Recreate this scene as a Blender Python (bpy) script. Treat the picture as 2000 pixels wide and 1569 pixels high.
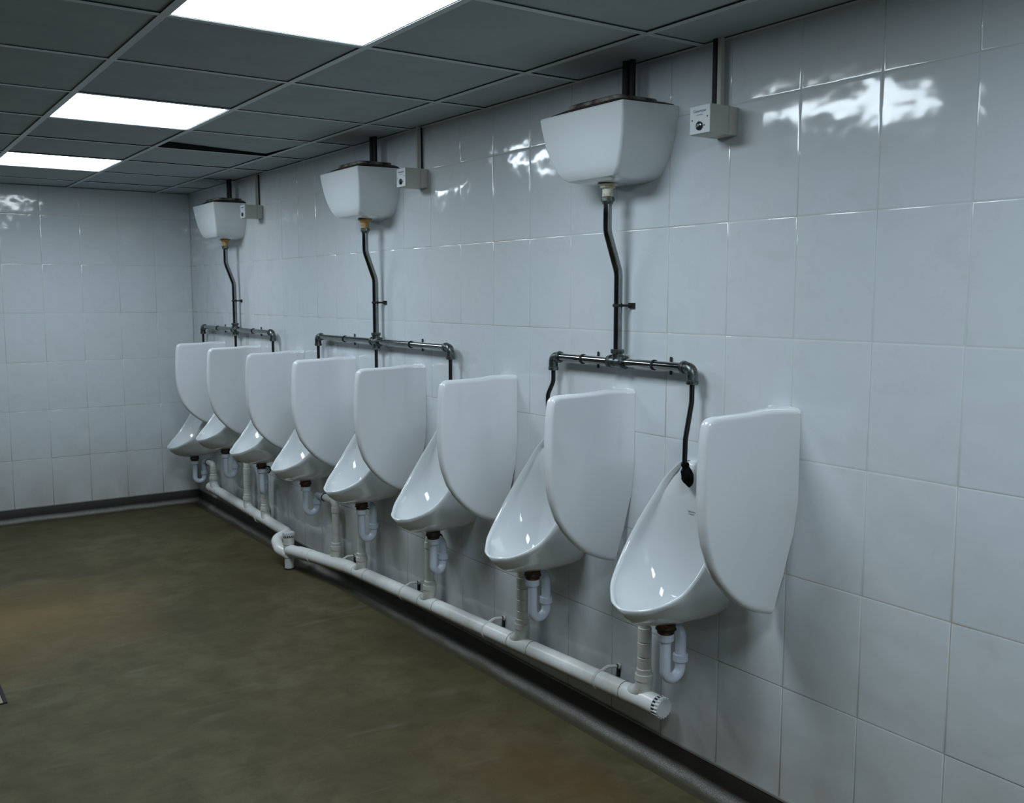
import bpy, bmesh, math, random
from math import sin, cos, pi, sqrt, atan2, radians
from mathutils import Vector, Matrix
random.seed(7)
for o in list(bpy.data.objects): bpy.data.objects.remove(o)
S = bpy.context.scene
COL = S.collection

# ------------------------------------------------------------------ camera
YAW, PIT, FPX = 0.6071, -0.1090, 1885.96
cd = bpy.data.cameras.new('camera'); cam = bpy.data.objects.new('camera', cd); COL.objects.link(cam)
cd.sensor_width = 36.0; cd.sensor_fit = 'HORIZONTAL'; cd.lens = FPX * 36.0 / 2000.0
cd.clip_start = 0.02; cd.clip_end = 60
_f = Vector((sin(YAW)*cos(PIT), cos(YAW)*cos(PIT), sin(PIT)))
_r = Vector((cos(YAW), -sin(YAW), 0)); _u = _r.cross(_f)
cam.matrix_world = Matrix(((_r.x, _u.x, -_f.x, -2.1966), (_r.y, _u.y, -_f.y, -0.2366), (_r.z, _u.z, -_f.z, 1.5773), (0, 0, 0, 1)))
S.camera = cam
# ------------------------------------------------------------------ world, exposure
w = bpy.data.worlds.new('world'); S.world = w; w.use_nodes = True
w.node_tree.nodes['Background'].inputs[0].default_value = (0.02, 0.022, 0.025, 1)
w.node_tree.nodes['Background'].inputs[1].default_value = 1.0
S.view_settings.view_transform = 'Standard'; S.view_settings.look = 'None'
S.view_settings.gamma = 1.0; S.view_settings.exposure = 0.0; S.view_settings.use_curve_mapping = False
PANEL_POWER = 18.7
PANEL_COLOR = (0.79, 0.91, 1.0)

# ------------------------------------------------------------------ dimensions
CEIL = 2.325; YFAR = 7.148; XLEFT = -5.0; YBACK = -2.2
TW, TH = 0.2527, 0.3391; ZROW0 = 0.43985; YI0 = 1.0364; XK1 = -0.2648; ZT = 0.10

# ------------------------------------------------------------------ node helpers
def mat(name, color=(0.8, 0.8, 0.8), rough=0.5, metal=0.0, spec=0.5, coat=0.0, emis=None, estr=0.0):
    m = bpy.data.materials.new(name); m.use_nodes = True
    b = m.node_tree.nodes['Principled BSDF']
    b.inputs['Base Color'].default_value = (*color, 1); b.inputs['Roughness'].default_value = rough
    b.inputs['Metallic'].default_value = metal; b.inputs['Specular IOR Level'].default_value = spec
    b.inputs['Coat Weight'].default_value = coat; b.inputs['Coat Roughness'].default_value = 0.04
    if emis:
        b.inputs['Emission Color'].default_value = (*emis, 1); b.inputs['Emission Strength'].default_value = estr
    return m
def nd(m, t, **k):
    n = m.node_tree.nodes.new(t)
    for a, v in k.items(): setattr(n, a, v)
    return n
def lk(m, a, b): m.node_tree.links.new(a, b)
def bsdf(m): return m.node_tree.nodes['Principled BSDF']
def coords(m, scale=(1, 1, 1)):
    tc = nd(m, 'ShaderNodeTexCoord'); mp = nd(m, 'ShaderNodeMapping'); mp.inputs['Scale'].default_value = scale
    lk(m, tc.outputs['Object'], mp.inputs['Vector']); return mp.outputs['Vector']
def noise(m, vec, scale, detail=4, rough=0.55, dist=0.0):
    n = nd(m, 'ShaderNodeTexNoise'); n.inputs['Scale'].default_value = scale; n.inputs['Detail'].default_value = detail
    n.inputs['Roughness'].default_value = rough; n.inputs['Distortion'].default_value = dist
    lk(m, vec, n.inputs['Vector']); return n.outputs['Fac']
def ramp(m, fac, stops):
    r = nd(m, 'ShaderNodeValToRGB'); e = r.color_ramp.elements
    while len(e) < len(stops): e.new(0.5)
    for el, (p, c) in zip(e, stops):
        el.position = p; el.color = (*c, 1) if len(c) == 3 else c
    lk(m, fac, r.inputs['Fac']); return r.outputs['Color']
def mix(m, fac, a, b, mode='MIX'):
    n = nd(m, 'ShaderNodeMix', data_type='RGBA', blend_type=mode)
    for s, v in ((n.inputs[0], fac), (n.inputs[6], a), (n.inputs[7], b)):
        if hasattr(v, 'links') or isinstance(v, bpy.types.NodeSocket): lk(m, v, s)
        elif isinstance(v, (int, float)): s.default_value = v
        else: s.default_value = (*v, 1)
    return n.outputs[2]
def bump(m, h, strength, dist=0.01, prev=None):
    n = nd(m, 'ShaderNodeBump'); n.inputs['Strength'].default_value = strength; n.inputs['Distance'].default_value = dist
    lk(m, h, n.inputs['Height'])
    if prev is not None: lk(m, prev, n.inputs['Normal'])
    return n.outputs['Normal']
G = lambda v: (v, v, v)

# ------------------------------------------------------------------ materials
def make_tile():
    m = mat('glazed_tile', (0.6, 0.66, 0.68), 0.09, spec=0.5)
    v = coords(m)
    n1 = noise(m, v, 9, 6, 0.65, 0.8)
    c1 = ramp(m, n1, [(0.0, (0.63, 0.685, 0.715)), (0.52, (0.66, 0.71, 0.735)), (0.66, (0.635, 0.68, 0.70)), (1.0, (0.59, 0.63, 0.645))])
    n2 = noise(m, v, 1.3, 2, 0.5)
    c2 = ramp(m, n2, [(0.35, (0.97, 0.98, 1.0)), (0.65, (1.0, 0.985, 0.975))])
    c = mix(m, 1.0, c1, c2, 'MULTIPLY')
    # grime streaks plus painted warm floor bounce, low on the wall behind the pipework
    sep = nd(m, 'ShaderNodeSeparateXYZ'); lk(m, v, sep.inputs[0])
    mr = nd(m, 'ShaderNodeMapRange'); mr.inputs[1].default_value = 0.62; mr.inputs[2].default_value = 0.12
    lk(m, sep.outputs['Z'], mr.inputs[0])
    vs = coords(m, (7, 7, 3)); n3 = noise(m, vs, 1.0, 4, 0.5)
    st = ramp(m, n3, [(0.35, G(0.26)), (0.75, G(0.66))])
    mul = nd(m, 'ShaderNodeMath', operation='MULTIPLY'); lk(m, mr.outputs[0], mul.inputs[0]); lk(m, st, mul.inputs[1])
    c = mix(m, mul.outputs[0], c, (0.40, 0.35, 0.29))
    lk(m, c, bsdf(m).inputs['Base Color'])
    h1 = noise(m, v, 10, 0.6, 0.4); h2 = noise(m, v, 30, 0, 0.5)
    b1 = bump(m, h1, 0.075, 0.05); b2 = bump(m, h2, 0.022, 0.02, b1)
    lk(m, b2, bsdf(m).inputs['Normal']); return m
M_TILE = make_tile()
def make_grout():
    m = mat('grout', (0.4, 0.4, 0.37), 0.85, spec=0.2)
    v = coords(m)
    c = ramp(m, noise(m, v, 2.2, 3), [(0.42, (0.60, 0.63, 0.63)), (0.58, (0.55, 0.52, 0.45)), (0.74, (0.42, 0.28, 0.15))])
    sep = nd(m, 'ShaderNodeSeparateXYZ'); lk(m, v, sep.inputs[0])
    mr = nd(m, 'ShaderNodeMapRange'); mr.inputs[1].default_value = 0.75; mr.inputs[2].default_value = 0.1
    lk(m, sep.outputs['Z'], mr.inputs[0])
    c = mix(m, mr.outputs[0], c, (0.16, 0.12, 0.075)); lk(m, c, bsdf(m).inputs['Base Color']); return m
M_GROUT = make_grout()
def make_floor():
    m = mat('safety_vinyl_floor', (0.1, 0.09, 0.06), 0.6, spec=0.2)
    v = coords(m)
    c = ramp(m, noise(m, v, 1.6, 5, 0.6, 0.4), [(0.3, (0.068, 0.057, 0.028)), (0.5, (0.094, 0.082, 0.041)), (0.7, (0.124, 0.111, 0.062))])
    c = mix(m, ramp(m, noise(m, v, 7.5, 8, 0.72), [(0.42, G(0)), (0.68, G(0.7))]), c, (0.055, 0.043, 0.018))
    # rusty stain near the waste pipe and a warm light glow painted into the vinyl by the far left
    def spot(cx, cy, rx, ry, col, amt, c):
        tc = nd(m, 'ShaderNodeTexCoord'); mp = nd(m, 'ShaderNodeMapping'); mp.vector_type = 'POINT'
        mp.inputs['Location'].default_value = (-cx/rx, -cy/ry, 0); mp.inputs['Scale'].default_value = (1/rx, 1/ry, 0)
        lk(m, tc.outputs['Object'], mp.inputs['Vector'])
        wn = nd(m, 'ShaderNodeTexNoise'); wn.inputs['Scale'].default_value = 1.6; lk(m, mp.outputs[0], wn.inputs['Vector'])
        ad = nd(m, 'ShaderNodeVectorMath', operation='MULTIPLY_ADD'); lk(m, wn.outputs['Color'], ad.inputs[0])
        ad.inputs[1].default_value = (0.9, 0.9, 0); lk(m, mp.outputs[0], ad.inputs[2])
        sb = nd(m, 'ShaderNodeVectorMath', operation='SUBTRACT'); lk(m, ad.outputs[0], sb.inputs[0]); sb.inputs[1].default_value = (0.45, 0.45, 0)
        ln = nd(m, 'ShaderNodeVectorMath', operation='LENGTH'); lk(m, sb.outputs[0], ln.inputs[0])
        f = ramp(m, ln.outputs['Value'], [(0.0, G(amt)), (0.45, G(amt*0.55)), (1.0, G(0))])
        return mix(m, f, c, col)
    c = spot(-0.42, 2.28, 0.34, 0.55, (0.12, 0.062, 0.022), 0.5, c)
    c = spot(-0.30, 2.05, 0.16, 0.30, (0.13, 0.062, 0.022), 0.4, c)
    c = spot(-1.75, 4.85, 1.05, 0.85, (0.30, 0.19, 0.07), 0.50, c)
    # pale scuffs
    vs = coords(m, (1.4, 7, 1)); sc = ramp(m, noise(m, vs, 1.1, 3, 0.5, 1.2), [(0.64, G(0)), (0.74, G(0.35))])
    c = mix(m, sc, c, (0.16, 0.148, 0.10))
    # fine speckle
    sp = nd(m, 'ShaderNodeTexVoronoi'); sp.inputs['Scale'].default_value = 190; lk(m, v, sp.inputs['Vector'])
    c = mix(m, ramp(m, sp.outputs['Distance'], [(0.0, G(0.45)), (0.22, G(0))]), c, (0.05, 0.045, 0.035))
    gr = noise(m, v, 330, 2)
    c = mix(m, 0.8, c, ramp(m, gr, [(0.3, G(0.78)), (0.7, G(1.2))]), 'MULTIPLY')
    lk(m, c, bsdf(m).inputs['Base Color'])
    lk(m, bump(m, gr, 0.25, 0.002), bsdf(m).inputs['Normal']); return m
M_FLOOR = make_floor()
def make_cove():
    m = mat('coved_skirting_vinyl', (0.035, 0.03, 0.025), 0.42, spec=0.6)
    v = coords(m); gr = noise(m, v, 420, 2, 0.8); pn = noise(m, v, 5, 3)
    dark = ramp(m, gr, [(0.35, (0.010, 0.007, 0.005)), (0.6, (0.022, 0.016, 0.012)), (0.75, (0.06, 0.05, 0.045))])
    cove_highlight = ramp(m, gr, [(0.34, (0.05, 0.045, 0.034)), (0.5, (0.165, 0.16, 0.14)), (0.67, (0.43, 0.42, 0.39))])
    # cove highlight painted as pale speckle with dust, broken up along its length
    sep = nd(m, 'ShaderNodeSeparateXYZ'); lk(m, v, sep.inputs[0])
    a = nd(m, 'ShaderNodeMath', operation='MULTIPLY_ADD'); lk(m, pn, a.inputs[0]); a.inputs[1].default_value = -0.016; lk(m, sep.outputs['Z'], a.inputs[2])
    b = nd(m, 'ShaderNodeMath', operation='MULTIPLY_ADD'); lk(m, gr, b.inputs[0]); b.inputs[1].default_value = 0.012; lk(m, a.outputs[0], b.inputs[2])
    mr = nd(m, 'ShaderNodeMapRange'); mr.inputs[1].default_value = 0.040; mr.inputs[2].default_value = 0.004
    lk(m, b.outputs[0], mr.inputs[0])
    f = ramp(m, mr.outputs[0], [(0.0, G(0)), (0.62, G(1.0)), (0.80, G(0.8)), (1.0, G(0.0))])
    g2 = ramp(m, mr.outputs[0], [(0.62, G(0)), (0.85, G(1))])
    dark = mix(m, g2, dark, ramp(m, gr, [(0.3, (0.035, 0.029, 0.014)), (0.7, (0.075, 0.066, 0.038))]))
    lk(m, mix(m, f, dark, cove_highlight), bsdf(m).inputs['Base Color'])
    lk(m, bump(m, gr, 0.5, 0.003), bsdf(m).inputs['Normal']); return m
M_COVE = make_cove()
def make_porcelain(name, col=(0.76, 0.795, 0.81), low_tint=False):
    m = mat(name, col, 0.08, spec=0.55, coat=0.3)
    v = coords(m)
    c = ramp(m, noise(m, v, 3.0, 3), [(0.3, tuple(k*0.965 for k in col)), (0.7, col)])
    if low_tint:  # browner towards the bottom, broken up by noise
        sep = nd(m, 'ShaderNodeSeparateXYZ'); lk(m, v, sep.inputs[0])
        n = noise(m, coords(m, (25, 25, 6)), 1.0, 4)
        mr = nd(m, 'ShaderNodeMapRange'); mr.inputs[1].default_value = 0.62; mr.inputs[2].default_value = 0.53
        lk(m, sep.outputs['Z'], mr.inputs[0])
        mu = nd(m, 'ShaderNodeMath', operation='MULTIPLY'); lk(m, mr.outputs[0], mu.inputs[0]); lk(m, ramp(m, n, [(0.35, G(0.1)), (0.7, G(0.8))]), mu.inputs[1])
        c = mix(m, mu.outputs[0], c, (0.30, 0.25, 0.15))
    lk(m, c, bsdf(m).inputs['Base Color'])
    lk(m, bump(m, noise(m, v, 9, 1), 0.03, 0.02), bsdf(m).inputs['Normal']); return m
M_PORC = make_porcelain('white_porcelain', low_tint=True)
M_SCREEN = make_porcelain('screen_porcelain', (0.77, 0.795, 0.82))
M_TANK = make_porcelain('tank_porcelain', (0.72, 0.77, 0.79))
def make_grimy(name, c0, c1, scale, rough, metal=0.0, th=(0.45, 0.62), spec=0.5):
    m = mat(name, c0, rough, metal, spec); v = coords(m)
    lk(m, ramp(m, noise(m, v, scale, 5, 0.65), [(th[0], c0), (th[1], c1)]), bsdf(m).inputs['Base Color']); return m
M_RISER = make_grimy('aged_white_pvc', (0.66, 0.67, 0.62), (0.50, 0.48, 0.41), 14, 0.32, th=(0.5, 0.8))
M_MAIN = make_grimy('white_waste_pipe', (0.80, 0.81, 0.79), (0.66, 0.63, 0.56), 9, 0.28, th=(0.5, 0.8))
def make_main():
    m = M_MAIN; v = coords(m)
    # brown tone growing towards the downward-facing underside
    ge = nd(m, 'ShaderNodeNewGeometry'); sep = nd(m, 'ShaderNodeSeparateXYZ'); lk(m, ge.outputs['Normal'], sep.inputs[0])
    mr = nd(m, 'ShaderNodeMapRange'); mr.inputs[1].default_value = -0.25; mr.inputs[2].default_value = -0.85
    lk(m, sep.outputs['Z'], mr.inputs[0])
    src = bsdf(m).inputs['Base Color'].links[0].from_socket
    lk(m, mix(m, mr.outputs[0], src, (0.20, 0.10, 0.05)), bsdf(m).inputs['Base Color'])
make_main()
M_TRAP = mat('bluish_white_trap_plastic', (0.68, 0.75, 0.86), 0.22)
M_RING = mat('black_rubber', (0.012, 0.012, 0.012), 0.6)
M_JOINT = mat('joint_grime', (0.10, 0.09, 0.07), 0.7)  # dark tone of the pipe joint rings
def make_steel():
    m = mat('tarnished_chrome', (0.18, 0.19, 0.19), 0.22, 1.0); v = coords(m, (1, 1, 1))
    c = ramp(m, noise(m, v, 22, 5, 0.7), [(0.45, (0.27, 0.29, 0.29)), (0.60, (0.22, 0.225, 0.215)), (0.76, (0.12, 0.10, 0.07))])
    lk(m, c, bsdf(m).inputs['Base Color'])
    lk(m, ramp(m, noise(m, v, 14, 2), [(0.35, G(0.08)), (0.7, G(0.18))]), bsdf(m).inputs['Roughness']); return m
M_STEEL = make_steel()
M_FITTING = make_grimy('weathered_fitting', (0.16, 0.19, 0.19), (0.07, 0.065, 0.05), 60, 0.35, 0.9)
M_DROP = make_grimy('blackened_pipe', (0.010, 0.010, 0.010), (0.045, 0.03, 0.016), 40, 0.35, 0.3, (0.55, 0.8))
M_BLACK = mat('matt_black', (0.008, 0.008, 0.008), 0.7)
M_CRUST = make_grimy('black_crust', (0.002, 0.002, 0.002), (0.007, 0.006, 0.005), 120, 0.7, spec=0.06)
M_RUST = make_grimy('rusty_waste_nut', (0.05, 0.022, 0.012), (0.20, 0.12, 0.055), 55, 0.6, 0.2, (0.48, 0.72))
M_LIMESCALE = make_grimy('limescaled_tail', (0.60, 0.60, 0.54), (0.42, 0.36, 0.20), 60, 0.55)
M_OCHRE = make_grimy('ochre_stained_tail', (0.42, 0.26, 0.08), (0.30, 0.16, 0.06), 70, 0.6)
M_LID = make_grimy('dirty_lid', (0.30, 0.29, 0.26), (0.05, 0.03, 0.02), 16, 0.6, th=(0.40, 0.60))
M_LIDRIM = make_grimy('dark_lid_rim', (0.02, 0.012, 0.010), (0.10, 0.045, 0.025), 35, 0.6)
M_BOX = mat('cream_plastic', (0.50, 0.50, 0.44), 0.42)
M_BOXFACE = mat('box_face_plate', (0.66, 0.71, 0.73), 0.35)
M_BLUE = mat('blue_print', (0.03, 0.075, 0.20), 0.5)
M_INK = mat('grey_print', (0.12, 0.13, 0.15), 0.5)
M_MARK = mat('faint_mark', (0.50, 0.55, 0.60), 0.4)
M_KNOB = mat('dark_sensor_lens', (0.02, 0.03, 0.04), 0.12)
M_CONDUIT = mat('cream_conduit', (0.47, 0.46, 0.41), 0.45)
M_CEILTILE = make_grimy('mineral_fibre_tile', (0.40, 0.445, 0.455), (0.37, 0.41, 0.425), 5, 0.9, th=(0.4, 0.6), spec=0.2)
M_TBAR = mat('ceiling_grid_metal', (0.50, 0.55, 0.56), 0.4)
M_VOID = mat('ceiling_void', (0.02, 0.022, 0.022), 0.9)
M_LFRAME = mat('panel_frame', (0.7, 0.72, 0.73), 0.4)
M_DIFF = mat('panel_diffuser', (0.9, 0.9, 0.9), 0.6, emis=PANEL_COLOR, estr=PANEL_POWER)
M_CAPSTRIP = mat('capping_strip', (0.22, 0.21, 0.19), 0.35)
M_PLATE = mat('beige_plate', (0.30, 0.26, 0.19), 0.5)
M_WHITECAP = mat('white_cap', (0.70, 0.72, 0.72), 0.3)

# ------------------------------------------------------------------ mesh helpers
def link(name, me, m, parent=None, smooth=True, angle=None):
    ms = m if isinstance(m, (list, tuple)) else [m]
    for k in ms: me.materials.append(k)
    if smooth:
        for p in me.polygons: p.use_smooth = True
        if angle:
            me.set_sharp_from_angle(angle=radians(angle))
    o = bpy.data.objects.new(name, me); COL.objects.link(o)
    if parent: o.parent = parent
    return o
def from_bm(name, bm, m, parent=None, smooth=True, angle=40, merge=1e-5, recalc=True):
    if merge: bmesh.ops.remove_doubles(bm, verts=bm.verts, dist=merge)
    if recalc: bmesh.ops.recalc_face_normals(bm, faces=bm.faces)
    me = bpy.data.meshes.new(name); bm.to_mesh(me); bm.free()
    return link(name, me, m, parent, smooth, angle)
def grid(bm, rows, closed=False, mi=0):
    V = [[bm.verts.new(p) for p in r] for r in rows]
    for a, b in zip(V[:-1], V[1:]):
        n = len(a)
        for i in range(n if closed else n-1):
            j = (i+1) % n
            f = bm.faces.new((a[i], a[j], b[j], b[i])); f.material_index = mi
    return V
def fillet(pts, rad, n=6):
    pts = [Vector(p) for p in pts]; out = [pts[0]]
    for i in range(1, len(pts)-1):
        a, b, c = pts[i-1], pts[i], pts[i+1]
        u, v = (a-b), (c-b); lu, lv = u.length, v.length; u.normalize(); v.normalize()
        ang = u.angle(v)
        if ang > pi-0.02: out.append(b); continue
        r = rad[i] if isinstance(rad, (list, tuple)) else rad
        d = min(r/math.tan(ang/2), 0.49*lu, 0.49*lv)
        p, q = b+u*d, b+v*d
        for k in range(n+1):
            t = k/n; out.append((1-t)**2*p + 2*t*(1-t)*b + t*t*q) if ang < 0.2 else None
        if ang >= 0.2:
            rr = d*math.tan(ang/2); bis = (u+v).normalized(); cen = b+bis*(rr/sin(ang/2))
            e1 = (p-cen); e2 = (q-cen); tot = e1.angle(e2)
            for k in range(n+1):
                t = k/n
                out.append(cen + (e1*sin((1-t)*tot)+e2*sin(t*tot))/max(sin(tot), 1e-6))
    out.append(pts[-1]); return out
def tube(bm, pts, r, n=20, caps=True, mi=0):
    pts = [Vector(p) for p in pts]
    P = [pts[0]]
    for p in pts[1:]:
        if (p-P[-1]).length > 1e-6: P.append(p)
    rs = r if isinstance(r, (list, tuple)) else [r]*len(P)
    T = []
    for i in range(len(P)):
        a = P[max(i-1, 0)]; b = P[min(i+1, len(P)-1)]; T.append((b-a).normalized())
    ref = Vector((0, 0, 1)) if abs(T[0].z) < 0.9 else Vector((0, 1, 0))
    nrm = (ref - T[0]*ref.dot(T[0])).normalized(); rows = []
    for i in range(len(P)):
        if i:
            nrm = (nrm - T[i]*nrm.dot(T[i])).normalized()
        bi = T[i].cross(nrm)
        rows.append([P[i] + (nrm*cos(2*pi*k/n)+bi*sin(2*pi*k/n))*rs[i] for k in range(n)])
    V = grid(bm, rows, closed=True, mi=mi)
    if caps:
        for row in (V[0], V[-1]):
            f = bm.faces.new(row); f.material_index = mi
def ringed(bm, a, b, prof, n=24):
    """lathe: prof = list of (t along a->b in metres, radius)"""
    a = Vector(a); d = (Vector(b)-a).normalized()
    ref = Vector((0, 0, 1)) if abs(d.z) < 0.9 else Vector((0, 1, 0))
    e = (ref-d*ref.dot(d)).normalized(); g = d.cross(e)
    rows = [[a+d*t+(e*cos(2*pi*k/n)+g*sin(2*pi*k/n))*max(r, 1e-5) for k in range(n)] for t, r in prof]
    V = grid(bm, rows, closed=True)
    bm.faces.new(V[0]); bm.faces.new(V[-1])
def collar(bm, c, axis, L, r, n=24, bev=0.0015):
    c = Vector(c); ax = Vector(axis).normalized()
    ringed(bm, c-ax*L/2, c+ax*L/2, [(0, r-bev), (bev, r), (L-bev, r), (L, r-bev)], n)
def box(bm, lo, hi, bev=0.0, seg=2, mi=0):
    x0, y0, z0 = lo; x1, y1, z1 = hi
    vs = [bm.verts.new(p) for p in ((x0, y0, z0), (x1, y0, z0), (x1, y1, z0), (x0, y1, z0), (x0, y0, z1), (x1, y0, z1), (x1, y1, z1), (x0, y1, z1))]
    fs = [bm.faces.new([vs[i] for i in q]) for q in ((3, 2, 1, 0), (4, 5, 6, 7), (0, 1, 5, 4), (1, 2, 6, 5), (2, 3, 7, 6), (3, 0, 4, 7))]
    for f in fs: f.material_index = mi
    if bev:
        es = list({e for f in fs for e in f.edges})
        bmesh.ops.bevel(bm, geom=es, offset=bev, segments=seg, affect='EDGES', profile=0.5)
def empty(name, loc, label, cat, group=None):
    o = bpy.data.objects.new(name, None); COL.objects.link(o); o.location = loc; o.empty_display_size = 0.05
    tag(o, label, cat, group); return o
def tag(o, label, cat, group=None):
    o['label'] = label; o['category'] = cat
    if group: o['group'] = group
def struct(o): o['kind'] = 'structure'; return o
def kids(o): return [c for c in bpy.data.objects if c.parent == o]
def dup(root, loc, label, scale=None):
    r = root.copy(); COL.objects.link(r); r.location = loc; r['label'] = label
    if scale: r.scale = scale
    for ch in kids(root):
        c = ch.copy(); COL.objects.link(c); c.parent = r
        for g in kids(ch):
            d = g.copy(); COL.objects.link(d); d.parent = c
    return r
def interp(xs, ys, t):
    """monotone-ish Catmull-Rom through (xs, ys)"""
    n = len(xs)
    if t <= xs[0]: return ys[0]
    if t >= xs[-1]: return ys[-1]
    i = max(k for k in range(n-1) if xs[k] <= t)
    def sl(k):
        if k == 0: return (ys[1]-ys[0])/(xs[1]-xs[0])
        if k == n-1: return (ys[-1]-ys[-2])/(xs[-1]-xs[-2])
        return (ys[k+1]-ys[k-1])/(xs[k+1]-xs[k-1])
    h = xs[i+1]-xs[i]; u = (t-xs[i])/h; m0, m1 = sl(i)*h, sl(i+1)*h
    return (2*u**3-3*u*u+1)*ys[i]+(u**3-2*u*u+u)*m0+(-2*u**3+3*u*u)*ys[i+1]+(u**3-u*u)*m1

# ------------------------------------------------------------------ setting: tiled walls
def tiled_wall(name, ulines, vlines, to3d, nrm, back):
    """one mesh: glazed tiles with pillowed edges over a grout bed. to3d(u,v,d): d>0 comes out of the wall"""
    bm = bmesh.new(); g = 0.0010
    for u0, u1 in zip(ulines[:-1], ulines[1:]):
        for v0, v1 in zip(vlines[:-1], vlines[1:]):
            t1, t2 = random.uniform(-.0028, .0028), random.uniform(-.0028, .0028); off = random.uniform(-.0002, .0002)
            cu, cv = (u0+u1)/2, (v0+v1)/2
            def ring(ins, d):
                return [to3d(a, b, d+off+(a-cu)*t1+(b-cv)*t2) for a, b in ((u0+ins, v0+ins), (u1-ins, v0+ins), (u1-ins, v1-ins), (u0+ins, v1-ins))]
            if min(u1-u0, v1-v0) < 0.02: continue
            rings = [[bm.verts.new(p) for p in ring(i, d)] for i, d in ((g, -.0030), (g, -.0010), (g+.0012, -.0004), (g+.003, -.0001), (g+.006, 0.0))]
            for a, b in zip(rings[:-1], rings[1:]):
                for i in range(4):
                    bm.faces.new((a[i], a[(i+1) % 4], b[(i+1) % 4], b[i]))
            bm.faces.new(rings[-1])
    for f in bm.faces: f.material_index = 0
    U0, U1, V0, V1 = ulines[0], ulines[-1], vlines[0], vlines[-1]
    q = [to3d(a, b, -.0012) for a, b in ((U0, V0), (U1, V0), (U1, V1), (U0, V1))]
    r = [to3d(a, b, -back) for a, b in ((U0, V0), (U1, V0), (U1, V1), (U0, V1))]
    A = [bm.verts.new(p) for p in q]; B = [bm.verts.new(p) for p in r]
    fs = [bm.faces.new(A), bm.faces.new(B[::-1])] + [bm.faces.new((A[i], B[i], B[(i+1) % 4], A[(i+1) % 4])) for i in range(4)]
    for f in fs: f.material_index = 1
    for f in bm.faces:
        f.normal_update()
    # orient all the glazed faces into the room
    n = Vector(nrm)
    for f in bm.faces:
        if f.material_index == 0 and f.normal.dot(n) < 0: f.normal_flip()
    o = from_bm(name, bm, [M_TILE, M_GROUT], smooth=True, angle=60, merge=0, recalc=False)
    return struct(o)
zl = [ZT] + [ZROW0 + k*TH for k in range(6)] + [CEIL+0.012]
yl = [YI0 + k*TW for k in range(-13, 25)]; yl = [y for y in yl if y > YBACK+0.02]; yl = [YBACK] + yl + [YFAR]
tiled_wall('wall_right', yl, zl, lambda u, v, d: Vector((-d, u, v)), (-1, 0, 0), 0.08)
xl = [XLEFT] + sorted(x for x in [XK1 - k*TW for k in range(0, 20)] if x > XLEFT+0.02) + [0.0]
tiled_wall('wall_far', xl, zl, lambda u, v, d: Vector((u, YFAR-d, v)), (0, -1, 0), 0.08)
bm = bmesh.new(); box(bm, (XLEFT-.08, YBACK, 0), (XLEFT, YFAR, CEIL+.012)); struct(from_bm('unseen_wall_left', bm, mat('dark_bounce_block', (0.07, 0.075, 0.08), 0.5), smooth=False))  # unseen wall, set far out and darkened to cut bounce onto the ceiling
tiled_wall('wall_back', xl, zl, lambda u, v, d: Vector((u, YBACK+d, v)), (0, 1, 0), 0.08)

# floor
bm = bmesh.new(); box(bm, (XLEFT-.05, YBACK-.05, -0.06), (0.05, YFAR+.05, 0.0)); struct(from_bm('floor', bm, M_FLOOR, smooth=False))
# coved skirting
def cove(name, a, b, inward, strip=True):
    a, b, n = Vector(a), Vector(b), Vector(inward)
    R = 0.045; prof = [(-0.004, -0.01), (-0.004, ZT), (0.003, ZT), (0.0042, ZT-.002), (0.0042, R+.002)]
    for k in range(1, 13):
        t = k/12*pi/2; prof.append((0.0042+R-R*cos(t), R-R*sin(t)+0.0018))
    prof += [(R+.020, 0.0006), (R+.0204, -0.01)]
    bm = bmesh.new(); rows = [[p+n*d+Vector((0, 0, z)) for d, z in prof] for p in (a, b)]
    V = grid(bm, rows, closed=True)
    o = struct(from_bm(name, bm, M_COVE, smooth=True, angle=50))
    if strip:
        bm = bmesh.new(); t = (b-a).normalized()
        rows = [[p+n*d+Vector((0, 0, z)) for d, z in ((-.004, ZT-.001), (-.004, ZT+.004), (.0065, ZT+.004), (.0065, ZT-.0025), (.003, ZT-.0025))] for p in (a, b)]
        grid(bm, rows, closed=True); from_bm('capping_strip', bm, M_CAPSTRIP, o, smooth=False)
cove('baseboard_right', (0, YBACK, 0), (0, YFAR, 0), (-1, 0, 0))
cove('baseboard_far', (XLEFT, YFAR, 0), (0, YFAR, 0), (0, -1, 0))
cove('baseboard_left', (XLEFT, YBACK, 0), (XLEFT, YFAR, 0), (1, 0, 0))
cove('baseboard_back', (XLEFT, YBACK, 0), (0, YBACK, 0), (0, 1, 0))

# ------------------------------------------------------------------ suspended ceiling
XR1, XS, YC0, YP = -0.2387, 0.5967, 1.9029, 0.600
xg = [0.0] + [XR1-k*XS for k in range(9) if XR1-k*XS > XLEFT+.03] + [XLEFT]
yg = [YBACK] + [YC0+k*YP for k in range(-6, 9)] + [YFAR]
yg = [y for y in yg if YBACK <= y <= YFAR]
LIGHTS = [(1, c) for c in (-6, -3, 0, 3, 6)]       # column between runner 2 and runner 3
light_cells = {(round(XR1-XS, 3), round(YC0+c*YP, 3)) for _, c in LIGHTS}
bm = bmesh.new()
sag = None
for xa, xb in zip(xg[:-1], xg[1:]):                 # xa > xb
    for ya, yb in zip(yg[:-1], yg[1:]):
        if (round(xa, 3), round(ya, 3)) in light_cells: continue
        if abs(xa-XR1) < .01 and abs(ya-(YC0+4*YP)) < .01: sag = (xa, xb, ya, yb); continue
        j = lambda: random.uniform(-.0012, .0012)
        z0 = CEIL+.0048; e = 0.0035
        box(bm, (xb+e, ya+e, z0+j()), (xa-e, yb-e, z0+.016), mi=0)
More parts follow.
